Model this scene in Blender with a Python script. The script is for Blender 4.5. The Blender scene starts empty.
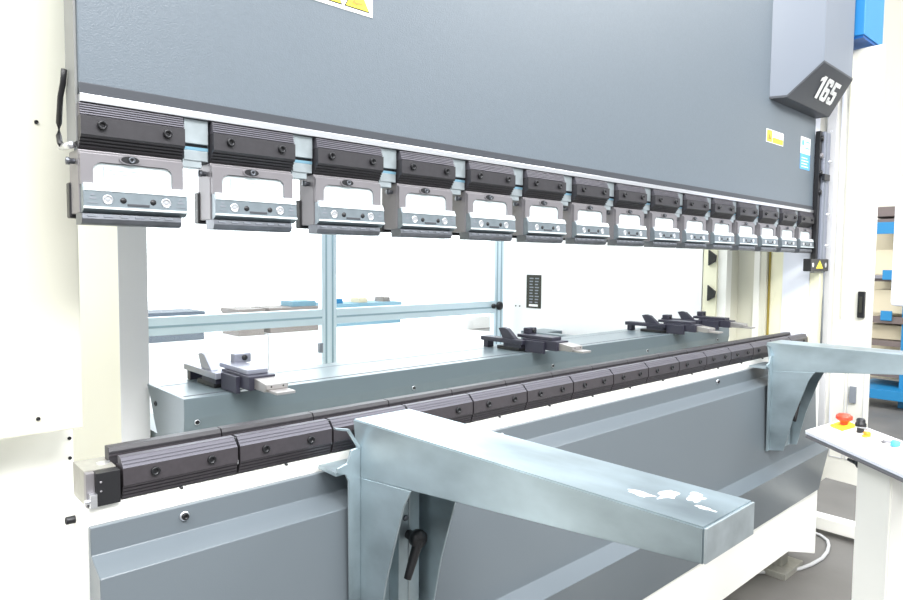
import bpy, bmesh, math, random
from mathutils import Vector, Matrix
random.seed(7)
S = bpy.context.scene
C = S.collection

# ------------------------------------------------------------------ camera
cam_data = bpy.data.cameras.new('camera')
cam = bpy.data.objects.new('camera', cam_data); C.objects.link(cam)
cam_data.sensor_fit = 'HORIZONTAL'; cam_data.sensor_width = 36.0
cam_data.lens = 36.0 * 656.77 / 903.0
cam_data.clip_start = 0.02; cam_data.clip_end = 100
R = Matrix(((0.7382, 0.0333, -0.6738), (-0.6746, 0.0493, -0.7366), (0.0087, 0.9982, 0.0589)))
q = R.to_quaternion().normalized()
cam.matrix_world = Matrix.Translation((-0.2717, -1.1596, 1.46)) @ q.to_matrix().to_4x4()
S.camera = cam

# ------------------------------------------------------------------ light and exposure
S.view_settings.view_transform = 'Standard'
S.view_settings.look = 'None'
S.view_settings.gamma = 1.0
S.view_settings.exposure = 0.32
S.view_settings.use_curve_mapping = False
W = bpy.data.worlds.new('World'); S.world = W; W.use_nodes = True
bgn = W.node_tree.nodes['Background']
bgn.inputs[0].default_value = (0.93, 0.97, 1.0, 1); bgn.inputs[1].default_value = 0.68

def area(name, loc, target, sx, sy, power, col=(1, 1, 1)):
    l = bpy.data.lights.new(name, 'AREA'); l.shape = 'RECTANGLE'; l.size = sx; l.size_y = sy
    l.energy = power; l.color = col
    o = bpy.data.objects.new(name, l); C.objects.link(o); o.location = loc
    o.rotation_euler = (Vector(target) - Vector(loc)).to_track_quat('-Z', 'Y').to_euler()
    return o
area('fill_lamp', (0.0, -3.4, 4.4), (1.2, 0.0, 0.9), 3.0, 1.2, 230)  # added unseen fill from the front, brightens upright faces
area('fill_lamp', (5.0, -3.2, 4.8), (3.0, 0.0, 1.0), 3.0, 1.2, 120)  # second added front fill, out of view
area('fill_lamp', (-3.2, -1.6, 4.6), (2.6, -0.2, 0.9), 2.5, 1.2, 150)  # added unseen fill from the left for faces turned that way
area('overhead_fill', (1.8, 0.6, 6.0), (1.8, 0.6, 0.0), 9.0, 7.0, 640, (0.88, 0.93, 1.0))  # added unseen overhead fill, lifts the upward-facing surfaces
area('fill_lamp', (2.5, 3.6, 5.0), (2.5, 3.4, 0.0), 5.0, 2.0, 90)  # added unseen fill over the area behind the machine

# ------------------------------------------------------------------ materials
def mat(name, col, rough=0.5, metal=0.0, noise=0.0, nscale=8.0, bump=0.0, bscale=300.0, emit=0.0, spec=0.5, coat=0.0,
        rough_var=0.0, stretch=None):
    m = bpy.data.materials.new(name); m.use_nodes = True
    nt = m.node_tree; b = nt.nodes['Principled BSDF']
    b.inputs['Base Color'].default_value = (*col, 1)
    b.inputs['Roughness'].default_value = rough
    b.inputs['Metallic'].default_value = metal
    b.inputs['Specular IOR Level'].default_value = spec
    b.inputs['Coat Weight'].default_value = coat
    tc = nt.nodes.new('ShaderNodeTexCoord')
    src = tc.outputs['Object']
    if stretch:
        mp = nt.nodes.new('ShaderNodeMapping'); mp.inputs['Scale'].default_value = stretch
        nt.links.new(src, mp.inputs['Vector']); src = mp.outputs['Vector']
    if noise or rough_var:
        n = nt.nodes.new('ShaderNodeTexNoise'); n.inputs['Scale'].default_value = nscale; n.inputs['Detail'].default_value = 6
        nt.links.new(src, n.inputs['Vector'])
    if noise:
        r = nt.nodes.new('ShaderNodeValToRGB')
        r.color_ramp.elements[0].position = 0.3; r.color_ramp.elements[1].position = 0.72
        r.color_ramp.elements[0].color = (*[max(0, c * (1 - noise)) for c in col], 1)
        r.color_ramp.elements[1].color = (*[min(1, c * (1 + noise)) for c in col], 1)
        nt.links.new(n.outputs['Fac'], r.inputs['Fac']); nt.links.new(r.outputs['Color'], b.inputs['Base Color'])
    if rough_var:
        mr = nt.nodes.new('ShaderNodeMapRange')
        mr.inputs['To Min'].default_value = max(0.02, rough - rough_var); mr.inputs['To Max'].default_value = rough + rough_var
        nt.links.new(n.outputs['Fac'], mr.inputs['Value']); nt.links.new(mr.outputs['Result'], b.inputs['Roughness'])
    if bump:
        n2 = nt.nodes.new('ShaderNodeTexNoise'); n2.inputs['Scale'].default_value = bscale; n2.inputs['Detail'].default_value = 2
        bp = nt.nodes.new('ShaderNodeBump'); bp.inputs['Strength'].default_value = bump; bp.inputs['Distance'].default_value = 0.002
        nt.links.new(tc.outputs['Object'], n2.inputs['Vector'])
        nt.links.new(n2.outputs['Fac'], bp.inputs['Height']); nt.links.new(bp.outputs['Normal'], b.inputs['Normal'])
    if emit:
        b.inputs['Emission Color'].default_value = (*col, 1); b.inputs['Emission Strength'].default_value = emit
    return m

M = dict(
    paint=mat('grey_paint', (0.130, 0.158, 0.184), 0.40, bump=0.22, bscale=420, noise=0.03, nscale=120),
    cover_paint=mat('light_grey_cover_paint', (0.18, 0.205, 0.245), 0.38, bump=0.1, bscale=420),
    door_paint=mat('soft_cream_paint', (0.84, 0.82, 0.74), 0.45),
    paint_panel=mat('grey_panel_paint', (0.135, 0.158, 0.175), 0.30, bump=0.08, bscale=420),
    paint_dark=mat('dark_grey_paint', (0.045, 0.05, 0.06), 0.45),
    paint_beam=mat('blue_grey_paint', (0.13, 0.165, 0.18), 0.28, bump=0.06, bscale=420),
    cream=mat('cream_paint', (0.68, 0.665, 0.56), 0.45, bump=0.06, bscale=120),
    yc2=mat('warm_cream_paint', (0.74, 0.70, 0.53), 0.5),
    greyw=mat('pale_grey_paint_and_shade', (0.66, 0.66, 0.67), 0.45),
    greyend=mat('end_plate_grey', (0.22, 0.225, 0.22), 0.5),
    lasg=mat('guard_profile_grey', (0.26, 0.28, 0.34), 0.4, 0.2),
    ink_s=mat('slot_grey', (0.06, 0.065, 0.075), 0.5),
    ivory=mat('ivory_paint', (0.93, 0.92, 0.86), 0.4),
    yellow_cream=mat('pale_yellow_paint', (0.86, 0.83, 0.62), 0.5),
    white=mat('white_paint', (0.93, 0.93, 0.93), 0.4),
    lav=mat('cool_white_paint', (0.80, 0.82, 0.9), 0.4),
    galv=mat('galvanised_steel', (0.40, 0.48, 0.515), 0.36, 0.72, noise=0.42, nscale=3.6, rough_var=0.16, stretch=(2.2, 0.8, 1.5), bump=0.05, bscale=60),
    galv2=mat('galvanised_zinc', (0.40, 0.45, 0.47), 0.42, 0.7, noise=0.15, nscale=25),
    steel=mat('bright_steel', (0.78, 0.79, 0.82), 0.28, 0.9, noise=0.05, nscale=30, stretch=(1, 1, 30)),
    steel_d=mat('ground_steel', (0.17, 0.18, 0.20), 0.38, 0.85, noise=0.15, nscale=40),
    satin=mat('satin_steel', (0.25, 0.238, 0.25), 0.42, 0.5, noise=0.04, nscale=20),
    jaw=mat('zinc_jaw', (0.235, 0.275, 0.30), 0.36, 0.6, noise=0.08, nscale=60),
    khaki=mat('khaki_steel', (0.36, 0.35, 0.31), 0.45, 0.5, noise=0.1, nscale=60),
    anod=mat('black_anodised', (0.032, 0.030, 0.034), 0.42, noise=0.12, nscale=90, bump=0.1, bscale=500),
    anod2=mat('burnished_black', (0.047, 0.041, 0.046), 0.38, noise=0.12, nscale=90, bump=0.1, bscale=500),
    anod3=mat('ribbed_anodised_lit', (0.10, 0.095, 0.112), 0.4, 0.3),  # lighter copy of the black anodising for ribs that catch light
    black=mat('black_plastic', (0.012, 0.012, 0.014), 0.4),
    blk_s=mat('black_screw', (0.02, 0.02, 0.022), 0.3, 0.4),
    purple=mat('dark_and_shaded_gauge', (0.04, 0.039, 0.058), 0.4, 0.3),
    gaugel=mat('pale_gauge_metal', (0.33, 0.34, 0.40), 0.35, 0.6),
    finger=mat('finger_steel', (0.42, 0.40, 0.39), 0.35, 0.7),
    label=mat('label_white', (0.68, 0.75, 0.76), 0.4),
    alu=mat('aluminium_profile', (0.66, 0.78, 0.84), 0.35, 0.5),
    alu_d=mat('profile_groove', (0.30, 0.42, 0.48), 0.5, 0.3),
    blue=mat('blue_plastic', (0.025, 0.235, 0.56), 0.4),
    dblue=mat('shaded_blue_plastic', (0.0, 0.09, 0.33), 0.4),
    cyan=mat('cyan_blue_paint', (0.01, 0.17, 0.36), 0.45),
    yellow=mat('warning_yellow', (0.90, 0.78, 0.05), 0.5),
    stick=mat('sticker_white', (0.92, 0.92, 0.90), 0.5),
    ink=mat('print_ink', (0.03, 0.03, 0.02), 0.6),
    ink_l=mat('print_brown', (0.35, 0.27, 0.05), 0.6),
    ink_g=mat('print_grey', (0.22, 0.24, 0.27), 0.6),
    bluep=mat('print_blue', (0.10, 0.42, 0.80), 0.5),
    red=mat('stop_red', (0.85, 0.07, 0.03), 0.35),
    orange=mat('lamp_orange', (0.90, 0.30, 0.02), 0.35),
    cable=mat('cable_grey', (0.45, 0.45, 0.45), 0.5),
    benchg=mat('bench_grey', (0.09, 0.11, 0.14), 0.6),
    benchb=mat('bench_brown', (0.20, 0.17, 0.155), 0.6),
    benchc=mat('bench_blue', (0.16, 0.30, 0.38), 0.6),
    brown=mat('rack_shelf_brown', (0.13, 0.10, 0.09), 0.6),
    beige=mat('carton_beige', (0.62, 0.54, 0.38), 0.8),
    rainbow=mat('heat_tint_steel', (0.30, 0.55, 0.70), 0.3, 0.8),
    concrete=mat('concrete', (0.135, 0.128, 0.118), 0.55, noise=0.22, nscale=2.2, bump=0.15, bscale=40, rough_var=0.15),
    pale_floor=mat('overexposed_floor_white', (0.85, 0.86, 0.86), 0.5, noise=0.03, nscale=2),
    creamwall=mat('cream_wall', (0.84, 0.79, 0.68), 0.8),
    win=mat('daylit_glazing', (0.95, 0.98, 1.0), 0.5, emit=2.2),
)
def glass_mat():
    m = bpy.data.materials.new('clear_sheet'); m.use_nodes = True; nt = m.node_tree
    nt.nodes.clear()
    out = nt.nodes.new('ShaderNodeOutputMaterial'); mx = nt.nodes.new('ShaderNodeMixShader')
    t = nt.nodes.new('ShaderNodeBsdfTransparent'); g = nt.nodes.new('ShaderNodeBsdfGlossy')
    t.inputs[0].default_value = (0.97, 0.99, 0.99, 1); g.inputs['Roughness'].default_value = 0.05
    mx.inputs[0].default_value = 0.05
    nt.links.new(t.outputs[0], mx.inputs[1]); nt.links.new(g.outputs[0], mx.inputs[2]); nt.links.new(mx.outputs[0], out.inputs[0])
    return m
M['glass'] = glass_mat()

# ------------------------------------------------------------------ geometry helpers
class MB:
    """collects shapes into one mesh; mats by key"""
    def __init__(s): s.bm = bmesh.new(); s.keys = []
    def _mi(s, k):
        if k not in s.keys: s.keys.append(k)
        return s.keys.index(k)
    def _paint(s, faces, k, smooth=False):
        i = s._mi(k)
        for f in faces: f.material_index = i; f.smooth = smooth
    def box(s, x0, x1, y0, y1, z0, z1, k, bev=0.0):
        t = bmesh.new(); bmesh.ops.create_cube(t, size=1)
        for v in t.verts:
            v.co = Vector(((x0 + x1) / 2 + v.co.x * (x1 - x0), (y0 + y1) / 2 + v.co.y * (y1 - y0), (z0 + z1) / 2 + v.co.z * (z1 - z0)))
        if bev: bmesh.ops.bevel(t, geom=t.edges[:], offset=bev, segments=2, profile=0.6, affect='EDGES')
        s._merge(t, k); return s
    def _merge(s, t, k, smooth=False, mtx=None):
        i = s._mi(k); mp = {}
        bmesh.ops.recalc_face_normals(t, faces=t.faces[:])
        for v in t.verts: mp[v] = s.bm.verts.new(mtx @ v.co if mtx else v.co)
        for f in t.faces:
            try: nf = s.bm.faces.new([mp[v] for v in f.verts])
            except ValueError: continue
            nf.material_index = i; nf.smooth = smooth
        t.free()
    def prism(s, pts, axis, a, b, k, bev=0.0):
        """pts = polygon in the plane perpendicular to axis (x: (y,z), y: (x,z), z: (x,y))"""
        t = bmesh.new()
        def co(p, h):
            return Vector((h, p[0], p[1])) if axis == 'x' else Vector((p[0], h, p[1])) if axis == 'y' else Vector((p[0], p[1], h))
        va = [t.verts.new(co(p, a)) for p in pts]; vb = [t.verts.new(co(p, b)) for p in pts]
        t.faces.new(va); t.faces.new(vb[::-1]); n = len(pts)
        for i in range(n): t.faces.new((va[i], vb[i], vb[(i + 1) % n], va[(i + 1) % n]))
        if bev: bmesh.ops.bevel(t, geom=t.edges[:], offset=bev, segments=1, affect='EDGES')
        s._merge(t, k); return s
    def hull8(s, pts, k, bev=0.0):
        """eight corners: bottom four then top four, same winding"""
        t = bmesh.new(); v = [t.verts.new(Vector(p)) for p in pts]
        for f in ((0, 1, 2, 3), (7, 6, 5, 4), (0, 4, 5, 1), (1, 5, 6, 2), (2, 6, 7, 3), (3, 7, 4, 0)): t.faces.new([v[i] for i in f])
        if bev: bmesh.ops.bevel(t, geom=t.edges[:], offset=bev, segments=2, affect='EDGES')
        s._merge(t, k); return s
    def lathe(s, p, d, prof, k, n=20, smooth=True):
        """prof = [(radius, height along d)] starting at p"""
        d = Vector(d).normalized(); m = Matrix.Translation(Vector(p)) @ d.to_track_quat('Z', 'Y').to_matrix().to_4x4()
        t = bmesh.new(); rings = []
        for r, h in prof:
            if r <= 1e-6: rings.append([t.verts.new((0, 0, h))])
            else: rings.append([t.verts.new((r * math.cos(2 * math.pi * i / n), r * math.sin(2 * math.pi * i / n), h)) for i in range(n)])
        for a, b in zip(rings, rings[1:]):
            for i in range(n):
                j = (i + 1) % n
                if len(a) == 1 and len(b) == 1: continue
                if len(a) == 1: t.faces.new((a[0], b[i], b[j]))
                elif len(b) == 1: t.faces.new((a[i], a[j], b[0]))
                else: t.faces.new((a[i], a[j], b[j], b[i]))
        i0 = len(s.bm.faces)
        s._merge(t, k, smooth, m); return s
    def cyl(s, p, d, r, h, k, n=18): return s.lathe(p, d, [(0, 0), (r, 0), (r, h), (0, h)], k, n, False)
    def tube(s, path, r, k, n=10):
        path = [Vector(p) for p in path]; t = bmesh.new(); rings = []
        for i, p in enumerate(path):
            d = (path[min(i + 1, len(path) - 1)] - path[max(i - 1, 0)]).normalized()
            qq = d.to_track_quat('Z', 'Y')
            rings.append([t.verts.new(p + qq @ Vector((r * math.cos(2 * math.pi * j / n), r * math.sin(2 * math.pi * j / n), 0))) for j in range(n)])
        for a, b in zip(rings, rings[1:]):
            for j in range(n): t.faces.new((a[j], a[(j + 1) % n], b[(j + 1) % n], b[j]))
        t.faces.new(rings[0][::-1]); t.faces.new(rings[-1])
        s._merge(t, k, True); return s
    def build(s, name, parent=None, label=None):
        me = bpy.data.meshes.new(name)
        org = Vector(parent['_o']) if parent is not None and '_o' in parent else Vector((0, 0, 0))
        for v in s.bm.verts: v.co -= org
        s.bm.to_mesh(me); s.bm.free()
        for k in s.keys: me.materials.append(M[k])
        o = bpy.data.objects.new(name, me); C.objects.link(o)
        if parent is not None: o.parent = parent; o['_o'] = list(org)
        if label: o['label'] = label
        return o

def thing(name, label, cat, loc=(0, 0, 0), group=None):
    o = bpy.data.objects.new(name, None); C.objects.link(o); o.location = loc; o.empty_display_size = 0.05
    o['label'] = label; o['category'] = cat; o['_o'] = list(loc)
    if group: o['group'] = group
    return o
def tag(o, label, cat, group=None):
    o['label'] = label; o['category'] = cat
    if group: o['group'] = group
    return o
def struct(o): o['kind'] = 'structure'; return o
def dup(root, loc, label):
    r = root.copy(); C.objects.link(r); r.location = loc; r['label'] = label
    for ch in list(root.children):
        c = ch.copy(); C.objects.link(c); c.parent = r
        for g in list(ch.children):
            d = g.copy(); C.objects.link(d); d.parent = c
    return r
def socket_screw(mb, p, d, r, k='blk_s', h=None, k2='black'):
    h = h or r * 0.7
    mb.lathe(p, d, [(r, 0), (r, h * 0.85), (r * 0.9, h), (r * 0.55, h), (r * 0.5, h * 0.35), (0, h * 0.35)], k, 18)
    mb.lathe(Vector(p) + Vector(d).normalized() * (h * 0.36), d, [(r * 0.48, 0), (0, 0.0002)], k2, 6, False)
def text(s, p, right, up, size, k, name, parent, depth=0.0006, bold=0.0, label=None, sx=1.0, shear=0.0):
    cu = bpy.data.curves.new(name, 'FONT'); cu.body = s; cu.size = size; cu.extrude = depth; cu.offset = bold
    cu.align_x = 'CENTER'; cu.align_y = 'CENTER'
    tmp = bpy.data.objects.new('tmp', cu); C.objects.link(tmp)
    dg = bpy.context.evaluated_depsgraph_get(); dg.update()
    me = bpy.data.meshes.new_from_object(tmp.evaluated_get(dg))
    bpy.data.objects.remove(tmp)
    r = Vector(right).normalized(); u = Vector(up).normalized(); n = r.cross(u)
    org = Vector(parent['_o'])
    for v in me.vertices: v.co = Vector(p) + r * (v.co.x * sx + v.co.y * shear) + u * v.co.y + n * v.co.z - org
    me.materials.clear(); me.materials.append(M[k]); me.name = name
    o = bpy.data.objects.new(name, me); C.objects.link(o); o.parent = parent; o['_o'] = list(org)
    if label: o['label'] = label
    return o

# ================================================================== THE SETTING
struct(MB().box(-6, 16, -5, 2.4, -0.1, 0, 'concrete').box(9.5, 16, 2.4, 9, -0.1, 0, 'concrete').build('floor'))
struct(MB().box(-6, 9.5, 2.4, 9, -0.1, 0.0, 'pale_floor').build('floor'))  # daylight overexposure of the rear floor put into its white colour
struct(MB().box(-6, 16, 9.0, 9.2, 0, 0.2, 'white').box(-6, 16, 9.0, 9.2, 6.0, 7.5, 'white').build('wall_back'))
struct(MB().box(13.0, 13.2, -5, 9.0, 0, 7.5, 'creamwall').build('wall_right'))
for i in range(5):
    x0 = -6 + i * 4.4
    w = struct(MB().box(x0 + 0.05, x0 + 4.35, 9.05, 9.1, 0.2, 6.0, 'win').build('window_%d' % (i + 1)))
    f = MB()
    f.box(x0, x0 + 0.06, 9.0, 9.14, 0.2, 6.0, 'white').box(x0 + 4.34, x0 + 4.4, 9.0, 9.14, 0.2, 6.0, 'white').box(x0 + 0.06, x0 + 4.34, 9.0, 9.14, 0.2, 0.26, 'white')
    f.build('window_frame', w)

# ================================================================== FRAMES OF THE MACHINE
lf = thing('side_frame', 'cream steel side frame plate standing at the left end of the machine', 'machine frame', (0.22, 0.5, 0), 'side frames of the machine')
MB().box(0.19, 0.255, 0.503, 2.0, 0, 2.9, 'yc2', 0.001).build('frame_plate', lf)
MB().box(0.19, 0.255, 0.50, 0.5025, 0, 2.9, 'greyw').build('front_edge', lf, 'front edge with its shade put into pale grey')  # shading of the plate's front edge put into a separate grey
m = MB().box(0.19, 0.25, 0.10, 0.50, 2.45, 2.9, 'cream'); m.build('ram_guide', lf)

cv = thing('left_cover', 'cream sheet metal cover left of the grey upper beam', 'cover panel', (-0.3, 0.2, 0))
MB().box(-1.5, 0.040, 0.20, 0.26, 1.143, 2.9, 'cream', 0.003).build('upper_cover', cv)
MB().box(-1.5, 0.047, 0.31, 0.345, 0.0, 1.138, 'ivory', 0.003).build('lower_cover', cv)
for x, z, y in ((-0.022, 1.698, 0.20), (-0.032, 1.171, 0.20), (0.040, 1.10, 0.31), (0.040, 1.06, 0.31)):
    t = MB(); socket_screw(t, (x, y, z), (0, -1, 0), 0.0035, 'blk_s'); t.build('screw', cv, 'small dark screw')

rf = thing('side_frame', 'cream steel side frame plate behind the right end of the grey bed', 'machine frame', (3.0, 0.5, 0), 'side frames of the machine')
rf['label'] = 'cream and white side frame plate behind the right end of the machine'
MB().box(2.95, 3.01, 0.46, 1.86, 0, 2.9, 'white', 0.002).build('frame_plate', rf, 'white rear plate')
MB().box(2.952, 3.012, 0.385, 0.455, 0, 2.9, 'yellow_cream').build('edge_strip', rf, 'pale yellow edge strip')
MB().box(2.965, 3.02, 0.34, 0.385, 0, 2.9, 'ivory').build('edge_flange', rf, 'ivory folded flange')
m = MB().box(3.11, 3.2, 0.205, 0.46, 0.3, 2.9, 'cream', 0.002)
m.box(3.02, 3.11, 0.345, 0.46, 0, 2.9, 'cream')
m.box(3.1, 3.11, 0.37, 0.375, 0.0, 2.9, 'ivory').box(3.1, 3.11, 0.235, 0.262, 0, 2.9, 'ivory')
m.build('folded_panel', rf, 'cream folded inner panel')
for z0, z1 in ((1.45, 1.53), (1.27, 1.35)):
    MB().prism([(0.425, z0), (0.425, z1), (0.385, (z0 + z1) / 2 + 0.01), (0.39, (z0 + z1) / 2 - 0.02)], 'x', 2.938, 2.951, 'black').build('rubber_stop', rf, 'black wedge shaped rubber stop')
lb = MB().box(2.946, 2.95, 1.521, 1.642, 1.165, 1.378, 'ink', 0.001)
plate = lb.build('rating_plate', rf, 'black rating plate with grey print')
t = MB()
for i in range(9):
    z = 1.355 - i * 0.019
    for y in (1.60, 1.555): t.box(2.9445, 2.946, y - 0.017 + 0.004 * (i % 3), y + 0.015, z - 0.004, z + 0.004, 'ink_g')
t.box(2.9445, 2.946, 1.545, 1.618, 1.176, 1.19, 'stick')
t.build('printed_text', plate)
for y in (1.70, 1.735):
    MB().cyl((2.95, y, 1.172), (-1, 0, 0), 0.005, 0.003, 'ink').build('screw', rf, 'small dark screw')

# right-hand covers in line with the ram
rc = thing('right_inner_cover', 'white and pale yellow cover strip behind the right end of the dies', 'cover panel', (3.16, 0.1, 0))
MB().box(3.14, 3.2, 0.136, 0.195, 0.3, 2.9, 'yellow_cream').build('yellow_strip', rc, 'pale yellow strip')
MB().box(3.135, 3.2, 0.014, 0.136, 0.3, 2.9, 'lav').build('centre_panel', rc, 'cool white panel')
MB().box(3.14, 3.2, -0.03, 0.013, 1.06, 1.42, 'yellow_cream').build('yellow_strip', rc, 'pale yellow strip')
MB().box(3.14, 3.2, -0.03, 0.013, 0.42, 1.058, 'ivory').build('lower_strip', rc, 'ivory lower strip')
MB().box(3.132, 3.2, 0.195, 0.203, 0.3, 2.9, 'ink_l').build('seal', rc, 'thin dark seal')

rh = thing('side_door', 'tall ivory side door with black handle right of the laser guard', 'door panel', (3.27, -0.1, 0))
MB().prism([(-0.224, 0.40), (-0.06, 0.412), (0.0, 0.35), (0.35, 0.05), (0.35, 2.47), (-0.224, 2.47)], 'x', 3.25, 3.275, 'door_paint', 0.002).build('door_leaf', rh)
m = MB()
m.box(3.238, 3.25, -0.075, -0.066, 0.62, 2.45, 'lav').box(3.24, 3.25, -0.10, -0.094, 1.2, 2.45, 'cream')
m.box(3.235, 3.25, -0.045, -0.006, 0.45, 2.47, 'greyw'); m.build('edge_trim', rh, 'pale grey edge trim')
hd = MB().box(3.232, 3.25, -0.198, -0.168, 1.21, 1.335, 'black', 0.004).build('handle', rh, 'black flush handle')
MB().box(3.226, 3.232, -0.189, -0.177, 1.235, 1.31, 'ink', 0.002).build('grip', hd)
m = MB()
for z0, z1 in ((0.52, 0.98),):
    for a, b, c, d in ((-0.21, -0.14, z0, z1), (-0.13, -0.07, z0, z1)):
        for bx in ((a, b, c, c + 0.004), (a, b, d - 0.004, d), (a, a + 0.003, c, d), (b - 0.003, b, c, d)):
            m.box(3.246, 3.25, *bx, 'greyw')
m.build('pressed_panel', rh)
MB().box(3.235, 3.25, -0.178, -0.15, 0.80, 0.88, 'ink_g', 0.002).build('lower_handle', rh, 'small grey handle')
for z in (1.45, 1.75, 2.1):
    t = MB(); socket_screw(t, (3.238, -0.025, z), (-1, 0, 0), 0.006, 'steel'); t.build('screw', rh)

# ================================================================== UPPER BEAM (RAM)
ram = thing('upper_beam', 'large grey painted upper beam across the top of the machine', 'machine beam', (1.55, 0.03, 1.70))
MB().prism([(0, 1.733), (0, 2.9), (0.065, 2.9), (0.065, 1.70), (0.012, 1.70), (0.012, 1.716)], 'x', 0.0, 3.1, 'paint', 0.0015).build('beam_plate', ram)
MB().box(-0.001, 3.1, -0.0035, 0.0, 1.716, 1.7335, 'paint_dark', 0.001).build('lower_edge', ram, 'darker grey lower edge')
MB().box(0.0, 3.1, -0.006, 0.012, 1.7035, 1.716, 'steel', 0.001).build('steel_strip', ram, 'bright steel strip')
MB().box(0.002, 3.098, 0.012, 0.05, 1.632, 1.70, 'steel_d').build('tool_rail', ram, 'steel rail holding the tool clamps')
MB().box(-0.004, -0.0002, 0.008, 0.066, 1.643, 2.9, 'greyend', 0.0005).build('end_plate', ram, 'grey end plate')
wb = MB().box(0.345, 0.556, -0.0012, 0.0, 1.969, 2.04, 'stick').build('warning_sticker', ram, 'white sticker with yellow warning triangles')
for i, cx in enumerate((0.383, 0.450, 0.517)):
    t = MB(); b = 1.9765; h = 0.056; w = 0.031
    t.prism([(cx - w, b), (cx + w, b), (cx, b + h)], 'y', -0.0018, -0.0012, 'ink')
    w2 = w - 0.0035
    t.prism([(cx - w2, b + 0.002), (cx + w2, b + 0.002), (cx, b + h - 0.004)], 'y', -0.0024, -0.0018, 'yellow')
    if i == 2: t.prism([(cx - 0.014, b + 0.011), (cx - 0.004, b + 0.008), (cx + 0.012, b + 0.012), (cx + 0.013, b + 0.015), (cx - 0.002, b + 0.013), (cx - 0.008, b + 0.018)], 'y', -0.003, -0.0024, 'ink_l')
    elif i == 1: t.prism([(cx + 0.004, b + 0.008), (cx + 0.014, b + 0.008), (cx + 0.004, b + 0.028), (cx - 0.002, b + 0.03)], 'y', -0.003, -0.0024, 'ink_l')
    else: t.prism([(cx - 0.003, b + 0.012), (cx + 0.003, b + 0.012), (cx + 0.004, b + 0.038), (cx - 0.004, b + 0.038)], 'y', -0.003, -0.0024, 'ink')
    t.build('warning_triangle', wb, 'yellow warning triangle with dark outline')
ys = MB().box(2.55, 2.725, -0.0012, 0, 1.968, 2.022, 'stick')
ys.box(2.554, 2.606, -0.0018, -0.0012, 1.971, 2.019, 'yellow').box(2.612, 2.721, -0.0018, -0.0012, 1.971, 1.993, 'yellow')
y_ = ys.build('notice_sticker', ram, 'small yellow and white notice sticker')
t = MB()
for i in range(3):
    t.box(2.615, 2.715 - 0.02 * (i % 2), -0.0018, -0.0012, 1.999 + i * 0.007, 2.001 + i * 0.007, 'ink_g')
t.prism([(2.562, 1.98), (2.598, 1.98), (2.58, 2.013)], 'y', -0.0024, -0.0018, 'ink_l'); t.build('printed_text', y_)
bs = MB().box(2.925, 3.04, -0.0012, 0, 1.965, 2.04, 'stick').box(2.925, 3.04, -0.0012, 0, 1.895, 1.965, 'bluep')
b_ = bs.build('maintenance_sticker', ram, 'white and blue sticker')
t = MB()
for i in range(4): t.box(2.94, 3.02 - 0.012 * (i % 2), -0.0018, -0.0012, 1.905 + i * 0.013, 1.909 + i * 0.013, 'stick')
t.lathe((2.95, -0.0012, 2.013), (0, -1, 0), [(0.014, 0), (0.0, 0.0008)], 'bluep', 16).box(2.975, 3.03, -0.0018, -0.0012, 2.018, 2.023, 'bluep').box(2.975, 3.03, -0.0018, -0.0012, 1.99, 1.995, 'bluep')
t.build('printed_text', b_)

t = MB().tube([(-0.010, 0.045, 1.76), (-0.010, 0.056, 1.74), (-0.012, 0.066, 1.72), (-0.012, 0.080, 1.68), (-0.012, 0.083, 1.66), (-0.012, 0.078, 1.649), (-0.012, 0.066, 1.643)], 0.0045, 'black')
hose = t.build('hose', ram, 'short black hose at the left end')
m = MB().tube([(-0.009, 0.085, 1.642), (-0.009, 0.012, 1.637)], 0.0055, 'steel'); m.build('end_pin', ram, 'bright steel pin')

# display cover with the number 165
dc = thing('display_cover', 'grey projecting cover with white 165 on its dark sloping underside', 'machine cover', (2.85, -0.05, 2.15))
def cover_ring(dz, e=0.0):
    return [(2.568 - e, -0.0005, 2.148 + dz), (2.62 - e, -0.05, 2.155 + dz), (2.727 - e, -0.15 - e, 2.297 + dz), (3.082 + e, -0.15 - e, 2.292 + dz), (3.117 + e, -0.05, 2.150 + dz), (3.09 + e, -0.0005, 2.145 + dz)]
def ring_body(mb, lo, hi, k):
    t = bmesh.new(); a = [t.verts.new(p) for p in lo]; b = [t.verts.new(p) for p in hi]
    for i in range(6): t.faces.new((a[i], a[(i + 1) % 6], b[(i + 1) % 6], b[i]))
    for r_ in (a, b): t.faces.new((r_[0], r_[1], r_[4], r_[5])); t.faces.new((r_[1], r_[2], r_[3], r_[4]))
    mb._merge(t, k); return mb
ring_body(MB(), cover_ring(0.006), [(x, y, 2.9) for x, y, z in cover_ring(0)], 'cover_paint').build('cover_shell', dc)
ring_body(MB(), cover_ring(-0.003, 0.002), cover_ring(0.0055, 0.002), 'paint_dark').build('underside', dc, 'dark grey sloping underside')
up = Vector((0, -0.1, 0.142)).normalized()
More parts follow.
